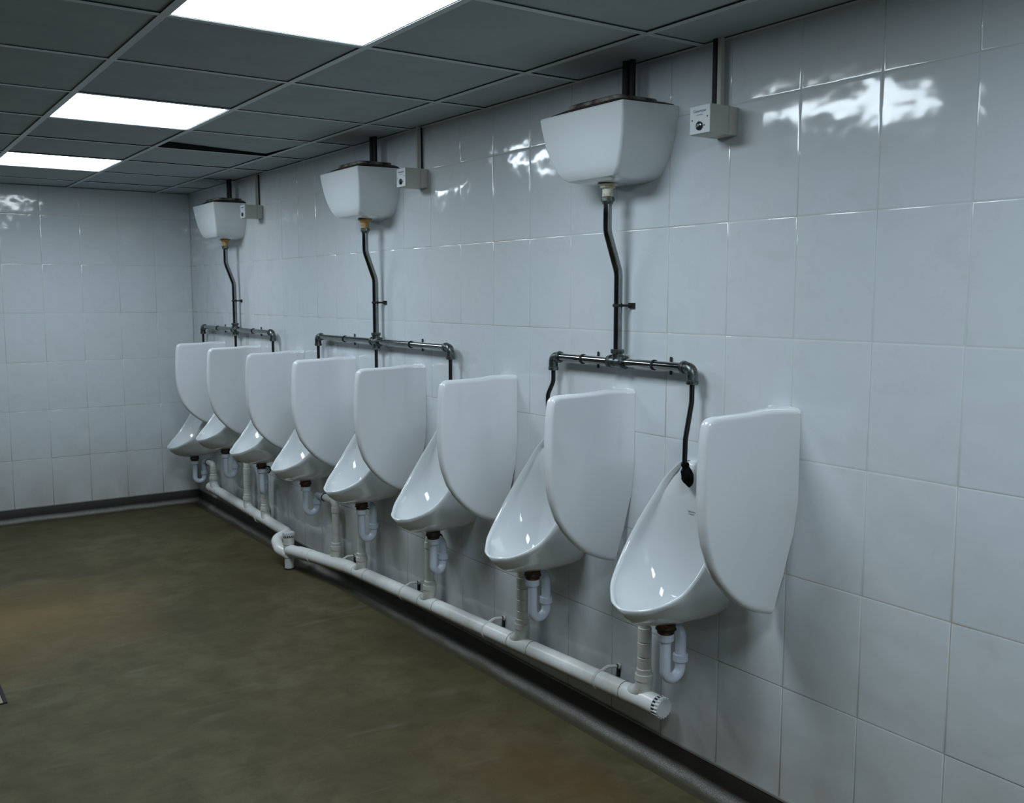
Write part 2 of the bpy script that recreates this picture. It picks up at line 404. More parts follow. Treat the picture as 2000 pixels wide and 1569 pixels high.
# void above
box(bm, (XLEFT-.05, YBACK-.05, CEIL+.16), (0.05, YFAR+.05, CEIL+.2), mi=1)
ceil_o = struct(from_bm('ceiling', bm, [M_CEILTILE, M_VOID], smooth=False, merge=0))
bm = bmesh.new(); hw = 0.0115
for x in xg[1:-1]:
    box(bm, (x-hw, YBACK, CEIL), (x+hw, YFAR, CEIL+.0012)); box(bm, (x-.0008, YBACK, CEIL+.001), (x+.0008, YFAR, CEIL+.035), mi=1)
for y in yg[1:-1]:
    box(bm, (XLEFT, y-hw, CEIL+.0004), (0, y+hw, CEIL+.0015)); box(bm, (XLEFT, y-.0008, CEIL+.001), (0, y+.0008, CEIL+.03), mi=1)
for lo, hi in (((-.019, YBACK, CEIL-.0006), (0.0, YFAR, CEIL+.001)), ((XLEFT, YFAR-.019, CEIL-.0006), (0, YFAR, CEIL+.001)),
               ((XLEFT, YBACK, CEIL-.0006), (XLEFT+.019, YFAR, CEIL+.001)), ((XLEFT, YBACK, CEIL-.0006), (0, YBACK+.019, CEIL+.001))):
    box(bm, lo, hi)
from_bm('ceiling_grid', bm, [M_TBAR, M_VOID], ceil_o, smooth=False, merge=0)
# the one tile that has slipped out of its grid square
xa, xb, ya, yb = sag
bm = bmesh.new(); box(bm, (-.285, -.29, 0), (.285, .29, .014), 0.001, 1)
o = from_bm('ceiling_tile', bm, M_CEILTILE, smooth=False)
# far left corner lifted: plane through the three corners that still sit on the grid
o.location = ((xa+xb)/2, (ya+yb)/2, CEIL+.0048+.012); o.rotation_euler = (radians(1.7), radians(2.2), 0)
tag(o, 'displaced grey ceiling tile lifted at one corner, dark gap along its edge', 'ceiling tile')

lab = {0: 'largest bright square ceiling light panel, cut by the top of the photo', 3: 'square ceiling light panel in the middle of the row of three lit ones',
       6: 'smallest ceiling light panel, nearest the far tiled wall', -3: 'added unseen square ceiling light panel overhead beside the camera', -6: 'added unseen square ceiling light panel behind the camera near the back wall'}  # two out-of-view panels are added to light the room
for _, c in LIGHTS:
    x1, x0 = XR1-XS, XR1-2*XS; y0, y1 = YC0+c*YP, YC0+(c+1)*YP
    t = empty('ceiling_light', ((x0+x1)/2, (y0+y1)/2, CEIL+.002), lab[c], 'ceiling light', 'square light panels in the ceiling grid')
    hx, hy = (x1-x0)/2-.004, (y1-y0)/2-.004
    bm = bmesh.new(); f = .012
    for lo, hi in (((-hx, -hy, 0), (hx, -hy+f, .012)), ((-hx, hy-f, 0), (hx, hy, .012)), ((-hx, -hy+f, 0), (-hx+f, hy-f, .012)), ((hx-f, -hy+f, 0), (hx, hy-f, .012))):
        box(bm, lo, hi)
    from_bm('frame', bm, M_LFRAME, t, smooth=False, merge=0)
    bm = bmesh.new()
    vs = [bm.verts.new(p) for p in ((-hx+f, -hy+f, .002), (-hx+f, hy-f, .002), (hx-f, hy-f, .002), (hx-f, -hy+f, .002))]
    bm.faces.new(vs); from_bm('diffuser', bm, M_DIFF, t, smooth=False, recalc=False)
    bm = bmesh.new(); box(bm, (-hx+.002, -hy+.002, .012), (hx-.002, hy-.002, .03)); from_bm('housing', bm, M_LFRAME, t, smooth=False)

# ------------------------------------------------------------------ urinals
RS = [0, .062, .134, .225, .329, .452, .576, .7, .827, 1, 1.173]
RX = [-.017, -.028, -.052, -.094, -.144, -.199, -.247, -.282, -.310, -.322, -.310]
RZ = [1.052, .997, .939, .862, .784, .715, .676, .654, .644, .639, .644]
RH = [.068, .123, .148, .170, .177, .164, .134, .095, .054, 0.0, -.054]
QS = [0, .10, .25, .45, .6, .75, .88, 1]
QH = [.066, .115, .150, .165, .150, .115, .065, 0.0]
QZ = [1.052, .99, .87, .73, .655, .605, .585, .578]
SPT = [0, .1, .25, .4, .55, .68, .8, .9, 1]
SPX = [-.026, -.028, -.032, -.044, -.075, -.125, -.195, -.262, -.306]
SPZ = [1.030, .965, .865, .765, .665, .608, .590, .604, .632]
def make_urinal():
    t = empty('urinal', (0, 0, 0), '', 'urinal', 'urinals fixed along the right wall')
    bm = bmesh.new(); rows = []
    NT = 56
    ts = [i/NT for i in range(NT+1)]
    for tt in ts:
        x, z, h = interp(RS, RX, tt), interp(RS, RZ, tt), max(interp(RS, RH, tt), 0)
        qh, qz = max(interp(QS, QH, tt), 0), interp(QS, QZ, tt)
        sx, sz = interp(SPT, SPX, tt), interp(SPT, SPZ, tt)
        # inner rim: shift towards the opening's centre line
        rimw = .017
        hi = max(h-rimw, 0)*1.0
        k = min(1, h/.06)
        # slope direction of rim in side view
        x2, z2 = interp(RS, RX, min(tt+.01, 1)), interp(RS, RZ, min(tt+.01, 1))
        x1_, z1_ = interp(RS, RX, max(tt-.01, 0)), interp(RS, RZ, max(tt-.01, 0))
        d = Vector((x2-x1_, 0, z2-z1_)); d = d.normalized() if d.length > 1e-6 else Vector((-1, 0, 0))
        nn = Vector((-d.z, 0, d.x)); 
        if nn.x > 0: nn = -nn        # out of the opening (towards the room / up)
        if tt > .7: nn = nn.lerp(Vector((-.3, 0, .95)), (tt-.7)/.3).normalized()
        tip = max(0, (tt-.62)/.38)
        inx = x + rimw*tip*1.0*(1 if tt > .6 else 0); inz = z - .004*tip
        outer = []
        P0 = Vector((x, h, z)); P3 = Vector((0, qh, qz))
        lean = tip**1.2
        P1 = P0 + Vector((.035-.002*tip, .004*(1-tip), -.018-.062*lean)) * (1 if tt > .05 else .3)
        P2 = P3 + Vector((-.055-.085*lean, .012*(1-tip), .004-.048*lean)) * (1 if tt > .05 else .3)
        if P1.x > -.004: P1.x = -.004
        if P2.x > -.004: P2.x = -.004
        for k_ in range(9):
            u = k_/8; outer.append((1-u)**3*P3 + 3*(1-u)**2*u*P2 + 3*(1-u)*u*u*P1 + u**3*P0)
        rim = []
        I = Vector((inx, hi, inz)) - nn*.002
        for k_ in range(1, 6):
            u = k_/6; b = P0.lerp(I, u); rim.append(b + nn*(.0065*sin(pi*u)))
        J = I - nn*(.014 if tt > .03 else .004) + Vector((.003*tip, 0, 0)); J.y = max(hi-.003, 0)
        rim.append(I); rim.append(I.lerp(J, .35)); inx, hi, inz = J.x, J.y, J.z
        inner = []
        sp = Vector((sx, 0, sz))
        for k_ in range(0, 17):
            a = pi/2*(k_/16)**.8
            inner.append(Vector((inx+(sx-inx)*sin(a)**.9, hi*cos(a)**.48 if k_ < 16 else 0, inz+(sz-inz)*sin(a)**.9)))
        half = outer + rim + inner
        full = half + [Vector((p.x, -p.y, p.z)) for p in half[-2::-1]]
        rows.append(full)
    # soft top cap
    def cap(r, kx, ky, dz):
        return [Vector((p.x*kx, p.y*ky, max(p.z, 1.052)*1.0+dz)) for p in r]
    top1 = [Vector((p.x*.92, p.y*.93, p.z*.4+.6*1.057)) for p in rows[0]]
    top2 = [Vector((p.x*.6, p.y*.6, 1.0595)) for p in rows[0]]
    top3 = [Vector((p.x*.3, p.y*.05, 1.060)) for p in rows[0]]
    grid(bm, [top3, top2, top1]+rows)
    o = from_bm('bowl', bm, M_PORC, t, smooth=True, angle=None, merge=4e-4)
    # waste outlet under the bowl
    bm = bmesh.new(); ringed(bm, (-.133, 0, .562), (-.133, 0, .4), [(0, .030), (.019, .031), (.023, .025), (.026, .025), (.027, .027), (.032, .027), (.033, .025), (.036, .025), (.037, .02)])
    from_bm('waste_outlet', bm, M_RUST, t)
    bm = bmesh.new(); collar(bm, (-.133, 0, .543), (0, 0, 1), .005, .033); from_bm('rubber_washer', bm, M_RING, t)
    # strainer in the bowl and the faint maker's mark
    bm = bmesh.new()
    ringed(bm, (-.150, 0, .5985), (-.150, 0, .8), [(0, .026), (.003, .026), (.004, .024)], 24)
    from_bm('strainer', bm, M_PORC, t)
    bm = bmesh.new()
    for zz, a in ((.905, .015), (.897, .011)):
        box(bm, (-.0345, -a, zz-.0008), (-.0330, a, zz+.0008))
    from_bm('printed_mark', bm, M_MARK, t, smooth=False)
    return t
UY = [6.785, 6.088, 5.415, 4.737, 4.037, 3.334, 2.600, 1.891]
UZ = [-.145, 0, 0, 0, 0, 0, 0, 0]
ulab = ['farthest urinal in the corner, hung lower than all the others', 'white urinal next to the low corner one, second in the row',
        'white urinal under the near end of the farthest pipe manifold', 'white urinal just left of the floor stack with the capped top',
        'white urinal below the middle cistern, its downpipe dropping behind the screen', 'white urinal under the near end of the middle manifold, fully screened at its top',
        'white urinal under the far end of the nearest manifold', 'nearest white urinal with a black crusted spreader at its top']
u0 = make_urinal(); UR = []
for i, (y, z, l) in enumerate(zip(UY, UZ, ulab)):
    if i == 0: u0.location = (0, y, z); u0['label'] = l; UR.append(u0)
    else: UR.append(dup(u0, (0, y, z), l))

# ------------------------------------------------------------------ privacy screens
PF = [(-.006, 1.2600), (-.294, 1.2540), (-.309, 1.2485), (-.318, 1.2390), (-.3225, 1.226), (-.328, 1.18), (-.332, 1.10), (-.332, 1.02), (-.327, .96), (-.316, .905), (-.293, .842), (-.262, .795), (-.220, .750), (-.175, .714), (-.130, .690), (-.092, .676), (-.050, .664)]
def make_screen():
    from bisect import bisect
    front = sorted([(z, x) for x, z in PF])   # z ascending
    zs_f = [p[0] for p in front]; xs_f = [p[1] for p in front]
    def lin(xs, ys, t):
        if t <= xs[0]: return ys[0]
        if t >= xs[-1]: return ys[-1]
        i = bisect(xs, t)-1; return ys[i]+(ys[i+1]-ys[i])*(t-xs[i])/(xs[i+1]-xs[i])
    def xback(z): return lin([.664, .70, .78, .90, 1.26], [-.049, -.036, -.016, 0, 0], z)
    poly = [Vector((x, z)) for x, z in PF]
    def dist(x, z):
        p = Vector((x, z)); best = 9
        for a, b in zip(poly[:-1], poly[1:]):
            ab = b-a; u = max(0, min(1, (p-a).dot(ab)/ab.length_squared)); best = min(best, (a+ab*u-p).length)
        return best
    zr = [.664+.596*k for k in (0, .004, .01, .02, .035)] + [.70+.02*k for k in range(27)] + [1.232, 1.238, 1.243, 1.247, 1.2505, 1.254, 1.2555, 1.257, 1.2585, 1.26]
    us = [0, .008, .018, .032, .05, .08, .12] + [.18+.06*k for k in range(9)] + [.72, .77, .81, .85, .89, .92, .95, .975, 1]
    R = .013
    near, far = [], []
    for z in zr:
        rn, rf = [], []
        for u in us:
            xb = xback(z)
            zz = z
            xf = lin(zs_f, xs_f, z)
            x = xf+(xb-xf)*u
            d = dist(x, z)
            ht = .0195 + .004*max(0, 1-(abs(x)/.3))
            fl = max(0, 1-abs(x)/.125); fz = min(1, max(0, (z-.70)/.30))
            ht += .038*fl**2.2*fz
            zz += .0055*min(1, fl*3)*max(0, (z-1.20)/.06)
            e = min(1, d/R); ht *= sqrt(max(0, 1-(1-e)**2))
            if z in (zr[0], zr[-1]) or u == 0: ht = 0
            rn.append(Vector((x, -ht, zz))); rf.append(Vector((x, ht, zz)))
        near.append(rn); far.append(rf)
    bm = bmesh.new(); grid(bm, near); grid(bm, [r[::-1] for r in far])
    # back face against the wall
    for i in range(len(zr)-1):
        a, b, c, d_ = near[i][-1], near[i+1][-1], far[i+1][-1], far[i][-1]
        try: bm.faces.new([bm.verts.new(p) for p in (a, b, c, d_)])
        except Exception: pass
    return from_bm('privacy_screen', bm, M_SCREEN, None, smooth=True, angle=55, merge=2e-5)
SY = [6.480, 5.788, 5.088, 4.412, 3.680, 2.950, 2.256, 1.568]
slab = ['farthest white privacy screen, beside the low corner urinal', 'white privacy screen second from the far corner', 'white privacy screen under the near end of the farthest manifold',
        'white privacy screen beside the urinal left of the middle cistern', 'white privacy screen below the middle cistern and its downpipe',
        'white privacy screen just right of the middle manifold', 'white privacy screen directly below the nearest cistern', 'nearest and largest white privacy screen, last at the right']
s0 = make_screen()
for i, (y, l) in enumerate(zip(SY, slab)):
    o = s0 if i == 0 else s0.copy()
    if i: COL.objects.link(o)
    o.location = (-.0005, y, 0); tag(o, l, 'privacy screen', 'privacy screens between the urinals')

# ------------------------------------------------------------------ cisterns
def make_cistern():
    t = empty('cistern', (0, 0, 0), '', 'cistern', 'ceramic cisterns high on the right wall')
    def section(hw_, fw, d, z, r):
        P = [Vector((0, -hw_, z)), Vector((-d, -fw, z)), Vector((-d*1.004, 0, z)), Vector((-d, fw, z)), Vector((0, hw_, z))]
        return fillet(P, [0, r, .9, r, 0], 6)
    S_ = [(.2305, .208, .212, 2.168, .008), (.232, .209, .2155, 2.163, .008), (.2305, .207, .212, 2.135, .009), (.221, .198, .2045, 2.082, .011), (.203, .182, .1955, 2.032, .013),
          (.178, .160, .184, 1.988, .015), (.160, .143, .176, 1.967, .018), (.148, .128, .166, 1.956, .02), (.120, .100, .145, 1.948, .02), (.05, .04, .08, 1.944, .01)]
    bm = bmesh.new(); rows = [section(*s) for s in S_]
    V = grid(bm, rows)
    bm.faces.new(V[0]); bm.faces.new(V[-1])
    for a, b in zip(V[:-1], V[1:]): bm.faces.new((a[0], b[0], b[-1], a[-1]))
    from_bm('tank', bm, M_TANK, t, smooth=True, angle=24)
    bm = bmesh.new()
    rows = [section(a, b, d, z, r) for a, b, d, z, r in ((.210, .185, .196, 2.168, .012), (.212, .187, .198, 2.172, .012), (.208, .180, .192, 2.176, .012), (.165, .140, .165, 2.190, .02))]
    V = grid(bm, rows); bm.faces.new(V[0]); bm.faces.new(V[-1])
    for a, b in zip(V[:-1], V[1:]): bm.faces.new((a[0], b[0], b[-1], a[-1]))
    from_bm('lid', bm, M_LIDRIM, t, smooth=True, angle=30)
    bm = bmesh.new()
    rows = [section(a, b, d, z, r) for a, b, d, z, r in ((.130, .125, .160, 2.189, .02), (.132, .128, .163, 2.200, .02), (.126, .120, .155, 2.206, .02))]
    V = grid(bm, rows); bm.faces.new(V[0]); bm.faces.new(V[-1])
    for a, b in zip(V[:-1], V[1:]): bm.faces.new((a[0], b[0], b[-1], a[-1]))
    from_bm('lid_plate', bm, M_LID, t, smooth=True, angle=30)
    for y, r in ((-.044, .0125), (-.076, .0095)):
        bm = bmesh.new(); tube(bm, [(-.055, y, 2.205), (-.055, y, CEIL+.02)], r); from_bm('feed_pipe', bm, M_BLACK, t, angle=40)
    return t
CY = [6.135, 4.062, 2.243]
clab = ['farthest white ceramic cistern, close to the far corner', 'middle white ceramic cistern, beside the control box of medium distance', 'nearest and largest white ceramic cistern, under the dark ceiling smudge']
clab[1] = 'middle one of the three white ceramic cisterns'
c0 = make_cistern()
for i, (y, l) in enumerate(zip(CY, clab)):
    if i == 0: c0.location = (0, y, 0); c0['label'] = l
    else: dup(c0, (0, y, 0), l)

# ------------------------------------------------------------------ flush pipework
def flush(yc, drops, label, tail_mat, crust=False):
    t = empty('flush_pipework', (-.04, yc, 1.355), label, 'flush pipe', 'metal flush pipework under the cisterns')
    L = lambda x, y, z: (x+.04, y-yc, z-1.355)
    X, Z = -.040, 1.355
    bm = bmesh.new(); tube(bm, fillet([L(-.090, yc, 1.895), L(-.090, yc, 1.79), L(X, yc, 1.655), L(X, yc, Z+.02)], .09, 12), .0145, 32)
    from_bm('downpipe', bm, M_STEEL, t)
    bm = bmesh.new(); ringed(bm, L(-.090, yc, 1.9435), L(-.090, yc, 1.0), [(0, .034), (.004, .034), (.006, .026), (.013, .025), (.015, .018), (.044, .018), (.045, .015)])
    from_bm('cistern_tail', bm, tail_mat, t)
    bm = bmesh.new(); c = L(-.090, yc, 1.890)
    ringed(bm, Vector(c)+Vector((0, 0, .012)), Vector(c)-Vector((0, 0, .1)), [(0, .019), (.003, .0225), (.014, .0225), (.017, .019), (.024, .017)], 8)
    from_bm('coupling_nut', bm, M_FITTING, t, angle=25)
    # clip on the downpipe
    bm = bmesh.new(); collar(bm, L(X, yc, 1.545), (0, 0, 1), .010, .018)
    tube(bm, [L(X, yc-.01, 1.545), L(X+.038, yc-.028, 1.545)], .004, 8); box(bm, L(-.006, yc-.043, 1.536), L(-.0012, yc-.013, 1.554))
    from_bm('pipe_clip', bm, M_BLACK, t)
    # tee
    bm = bmesh.new()
    tube(bm, [L(X, yc-.034, Z), L(X, yc+.034, Z)], .0195, 24); tube(bm, [L(X, yc, Z), L(X, yc, Z+.034)], .0185, 24)
    for s in (-1, 1): collar(bm, L(X, yc+s*.034, Z), (0, 1, 0), .014, .0235, 10)
    collar(bm, L(X, yc, Z+.036), (0, 0, 1), .014, .0235, 10)
    if yc in drops: collar(bm, L(X, yc, Z-.026), (0, 0, 1), .016, .0195, 10)
    from_bm('tee_fitting', bm, M_FITTING, t, angle=30)
    ends = [max(drops), min(drops)]
    for e in ends:
        s = 1 if e > yc else -1
        bm = bmesh.new(); tube(bm, [L(X, yc+s*.03, Z), L(X, e-s*.028, Z)], .0140, 24); from_bm('manifold_pipe', bm, M_STEEL, t)
        bm = bmesh.new(); tube(bm, fillet([L(X, e-s*.040, Z), L(X, e, Z), L(X, e, Z-.045)], .024, 8), .0175, 20)
        collar(bm, L(X, e-s*.036, Z), (0, 1, 0), .013, .0215, 10); collar(bm, L(X, e, Z-.044), (0, 0, 1), .013, .0195, 10)
        from_bm('elbow_fitting', bm, M_FITTING, t, angle=30)
        m_ = (yc+e)/2+.005*s
        bm = bmesh.new(); collar(bm, L(X, m_, Z), (0, 1, 0), .009, .0175)
        tube(bm, [L(X, m_-.004, Z), L(-.006, m_-.030, Z)], .004, 8)
        box(bm, L(-.006, m_-.045, Z-.031), L(-.0012, m_-.034, Z+.027), .002, 1)
        from_bm('pipe_clip', bm, M_BLACK, t)
    for y in drops:
        if y == 1.891:
            path = [L(X, y, Z-.04), L(X, y, 1.25), L(X-.022, y+.002, 1.135), L(X-.022, y+.004, 1.035)]
        elif y == 2.600:
            path = [L(X, y, Z-.04), L(X, y, 1.262), L(X-.016, y+.012, 1.215), L(X-.016, y+.012, 1.06)]
        else: path = [L(X, y, Z-.04), L(X, y, 1.06)]
        bm = bmesh.new(); tube(bm, fillet(path, .06, 6), .0080, 16); from_bm('drop_pipe', bm, M_DROP, t)
    if crust:
        bm = bmesh.new(); rows = []
        random.seed(3)
        for k in range(11):
            u = k/10; z = 1.062-.078*u; x = -.061+.012*u
            r = [.011, .0135, .013, .015, .019, .021, .0215, .021, .018, .012, .003][k]
            rows.append([Vector(L(x+(r*(1+random.uniform(-.24, .24)))*cos(a*pi/8)*.8, 1.893-.008*u+(r*(1+random.uniform(-.24, .24)))*sin(a*pi/8), z+random.uniform(-.002, .002))) for a in range(16)])
        V = grid(bm, rows, closed=True); bm.faces.new(V[0]); bm.faces.new(V[-1])
        o = from_bm('spreader', bm, M_CRUST, t, angle=50); o['label'] = 'black crusted spreader at the end of the drop pipe'
    return t
flush(6.088, [6.785, 6.088, 5.415], 'farthest dark metal flush pipework with three drops near the corner', M_OCHRE)
flush(4.037, [4.737, 4.037, 3.334], 'middle dark metal flush pipework with three drops under the middle cistern', M_OCHRE)
flush(2.243, [2.600, 1.891], 'nearest dark metal flush pipework with two drops, one ending in black crust', M_LIMESCALE, True)

# ------------------------------------------------------------------ control boxes and conduits
def text_mesh(s, size, m, name, parent, loc):
    cu = bpy.data.curves.new(name, 'FONT'); cu.body = s; cu.size = size; cu.align_x = 'CENTER'; cu.align_y = 'CENTER'; cu.extrude = .0002
    tmp = bpy.data.objects.new('tmp', cu); COL.objects.link(tmp)
    dg = bpy.context.evaluated_depsgraph_get(); me = bpy.data.meshes.new_from_object(tmp.evaluated_get(dg))
    bpy.data.objects.remove(tmp); bpy.data.curves.remove(cu)
    # text x -> -y (reads left to right seen from the room), text y -> z, normal -> -x
    me.transform(Matrix(((0, 0, -1, 0), (-1, 0, 0, 0), (0, 1, 0, 0), (0, 0, 0, 1))))
    o = link(name, me, m, parent, smooth=False); o.location = loc; return o
def control_box():
    t = empty('control_box', (0, 0, 0), '', 'control box', 'small control boxes beside the cisterns')
    W, H = .041, .041
    bm = bmesh.new(); box(bm, (-.036, -W, -H), (0, W, H), .003, 2); from_bm('back_box', bm, M_BOX, t, angle=35)
    bm = bmesh.new(); box(bm, (-.112, -W, -H), (-.0368, W, H), .003, 2); from_bm('body', bm, M_BOX, t, angle=35)
    bm = bmesh.new(); box(bm, (-.1145, -W+.0012, -H+.0012), (-.1115, W-.0012, H-.0012), .001, 1); from_bm('face_plate', bm, M_BOXFACE, t, smooth=False)
    bm = bmesh.new(); ringed(bm, (-.1140, 0, -.018), (-.2, 0, -.018), [(0, .0125), (.004, .0125), (.005, .011), (.0055, .0095)], 24)
    k = from_bm('sensor_knob', bm, M_KNOB, t)
    bm = bmesh.new(); ringed(bm, (-.1192, 0.001, -.018), (-.2, 0.001, -.018), [(0, .0055), (.003, .0050), (.0035, .0015)], 16)
    from_bm('knob_centre', bm, M_FITTING, k)
    for y, z in ((.030, .000), (-.030, .006), (-.018, -.018)):
        bm = bmesh.new(); ringed(bm, (-.1142, y, z), (-.2, y, z), [(0, .0026), (.0007, .0024)], 12); from_bm('screw', bm, M_BLACK, t)
    text_mesh('Cistermiser', .0108, M_BLUE, 'logo_print', t, (-.1148, 0, .024))
    bm = bmesh.new(); box(bm, (-.1150, -.013, .0128), (-.1144, .013, .0142)); from_bm('small_print', bm, M_INK, t, smooth=False)
    return t
b0 = control_box()
BY = [(5.668, 2.094), (3.622, 2.098), (1.808, 2.085)]
blab = ['farthest cream control box, beside the far cistern', 'cream control box overlapping the right edge of the middle cistern', 'nearest cream control box with blue print, right of the largest cistern']
for i, ((y, z), l) in enumerate(zip(BY, blab)):
    if i == 0: b0.location = (-.0005, y, z); b0['label'] = l
    else: dup(b0, (-.0005, y, z), l)
for (y, z), l, blk in zip(BY, ('narrow conduit dropping from the ceiling to the farthest control box', 'narrow conduit dropping from the ceiling to the middle control box',
                          'narrow conduit with black cabling beside it above the nearest control box'), (False, False, True)):
    zt, zb = CEIL+.01, z+.0405
    t = empty('conduit', (0, y+.010, zb), l, 'conduit', 'conduits above the control boxes')
    bm = bmesh.new(); box(bm, (-.030, -.008, 0), (-.014, .008, zt-zb), .002, 1); from_bm('tube', bm, M_CONDUIT, t, angle=30)
    bm = bmesh.new()
    if blk: box(bm, (-.030, .0105, 0), (-.016, .0265, zt-zb), .001, 1)
    else: box(bm, (-.012, -.0100, 0), (-.003, -.0060, zt-zb), .001, 1)  # dark bar standing in for the conduit's shadow
    from_bm('cable_shade_bar', bm, M_BLACK, t, angle=30)

# ------------------------------------------------------------------ traps
def trap(i, yc, zo, dirv, side, riser_y, label):
    """dirv: horizontal direction from first to second leg; side: +1 riser on the far side"""
    t = empty('waste_trap', (-.133, yc, .51+zo), label, 'waste trap', 'bluish white traps under the urinals')
    O = Vector((-.133, yc, .51+zo)); L = lambda p: Vector(p)-O
    z0 = zo
    d = Vector((dirv[0], dirv[1], 0)).normalized()*.066
    A = Vector((-.133, yc, .51+z0)); B = A+d
    bm = bmesh.new()
    path = [A, Vector((A.x, A.y, .408+z0))]
    c = Vector((A.x, A.y, .408+z0))+d/2
    for k in range(1, 16):
        a = pi*k/16; path.append(c - d/2*cos(a) - Vector((0, 0, .033*sin(a))))
    path += [Vector((B.x, B.y, .408+z0)), Vector((B.x, B.y, .432+z0))]
    tube(bm, [L(p) for p in path], .0170, 24); from_bm('bend', bm, M_TRAP, t)
    bm = bmesh.new(); p = L((A.x, A.y, .515+z0)); ringed(bm, p+Vector((0, 0, .014)), p-Vector((0, 0, .1)), [(0, .024), (.002, .026), (.020, .0265), (.024, .0255), (.028, .020), (.030, .018)], 16)
    from_bm('inlet_nut', bm, M_TRAP, t, angle=20)
    bm = bmesh.new(); p = L((B.x, B.y, .435+z0)); ringed(bm, p+Vector((0, 0, .013)), p-Vector((0, 0, .1)), [(0, .019), (.001, .0245), (.022, .0245), (.026, .021)], 16)
    from_bm('slip_nut', bm, M_TRAP, t, angle=20)
    # upper leg sweeps over to the riser
    R = Vector((-.060, riser_y, 0))
    ztop = (.522, .50, .50, .475, .53, .50, .53, .53)[i]+z0
    bm = bmesh.new()
    end = Vector((R.x, B.y+(R.y-B.y)*.42, ztop))
    tube(bm, [L(p) for p in fillet([(B.x, B.y, .445+z0), (B.x, B.y, ztop), end], .03, 10)], .0175, 24)
    from_bm('outlet_elbow', bm, M_TRAP, t)
    bm = bmesh.new(); ax = Vector((0, R.y-B.y, 0)); collar(bm, L((end.x, end.y, ztop)), ax, .006, .0245); from_bm('seal_ring', bm, M_RING, t)
    return end
def riser(parent, yc, zo, ry, z_main, start, bands, tee_dir):
    O = Vector(parent.location); L = lambda p: Vector(p)-O
    ztop = start[2]; r = .0205
    bm = bmesh.new()
    tube(bm, [L(p) for p in fillet([start, (-.060, ry, ztop), (-.060, ry, z_main+.07)], .032, 10)], r, 24)
    t = from_bm('riser', bm, M_RISER, parent)
    zt = z_main+.088; top = ztop-.045-zt-.012
    n = max(1, int((ztop-.05-zt)/.045)) if bands else 0
    for k in range(n):
        za = zt+.012+k*top/n; zb_ = za+top/n-.0025
        bm = bmesh.new()
        ringed(bm, L((-.060, ry, zb_)), L((-.060, ry, 0)), [(0, .0215), (.0015, .0232), (zb_-za-.0015, .0232), (zb_-za, .0215)])
        from_bm('coupling', bm, M_RISER, t, angle=25)
    if not n:
        bm = bmesh.new(); collar(bm, L((-.060, ry, ztop-.045)), (0, 0, 1), .03, .0232); from_bm('coupling', bm, M_RISER, t, angle=25)
    bm = bmesh.new()
    pth = fillet([(-.060, ry, zt), (-.060, ry, z_main+.030), (-.060, ry+tee_dir*.060, z_main+.002)], .06, 8)
    tube(bm, [L(p) for p in pth], .0285, 24)
    ringed(bm, L((-.060, ry, zt+.002)), L((-.060, ry, 0)), [(0, .024), (.0, .0305), (.020, .031), (.021, .029)])
    ringed(bm, L((-.060, ry, zt+.022)), L((-.060, ry, 0)), [(0, .0235), (.002, .0260), (.022, .0260)])
    from_bm('swept_tee', bm, M_RISER, t, angle=30)
    bm = bmesh.new(); collar(bm, L((-.060, ry, zt+.0005)), (0, 0, 1), .0022, .0268); from_bm('joint_seal', bm, M_JOINT, t)
def zmain(y):
    return .235+(y-2.0)*(.150-.235)/(4.25-2.0) if y < 5 else .156+(y-5.4)*(.203-.156)/(6.7-5.4)
DIRS = [(1, -.05), (.9, .1), (.55, .85), (1, 0), (1, .05), (.9, .35), (1, .05), (1, 0)]
RYs = [6.591, 5.892, 5.570, 4.510, 4.197, 3.496, 2.769, 2.065]
tl = ['lowest white trap, under the low corner urinal', 'white trap under the urinal second from the far corner', 'white trap seen edge-on before a riser, third from the far corner',
      'white trap left of its plain riser, above the capped floor stack', 'white trap hanging in front of its riser, below the middle cistern', 'narrow looking white trap seen edge-on, third from the right',
      'white trap second from the right, banded riser at its left', 'nearest white trap with a rusty nut above it']
ENDS = []
for i in range(8):
    far = RYs[i] > UY[i]
    ENDS.append(tuple(trap(i, UY[i], UZ[i], DIRS[i], 1 if far else -1, RYs[i], tl[i])))
def risers_on(parent, idx):
    for i in idx: riser(parent, UY[i], UZ[i], RYs[i], zmain(RYs[i]), ENDS[i], i in (1, 2, 6, 7), 1 if i > 2 else -1)

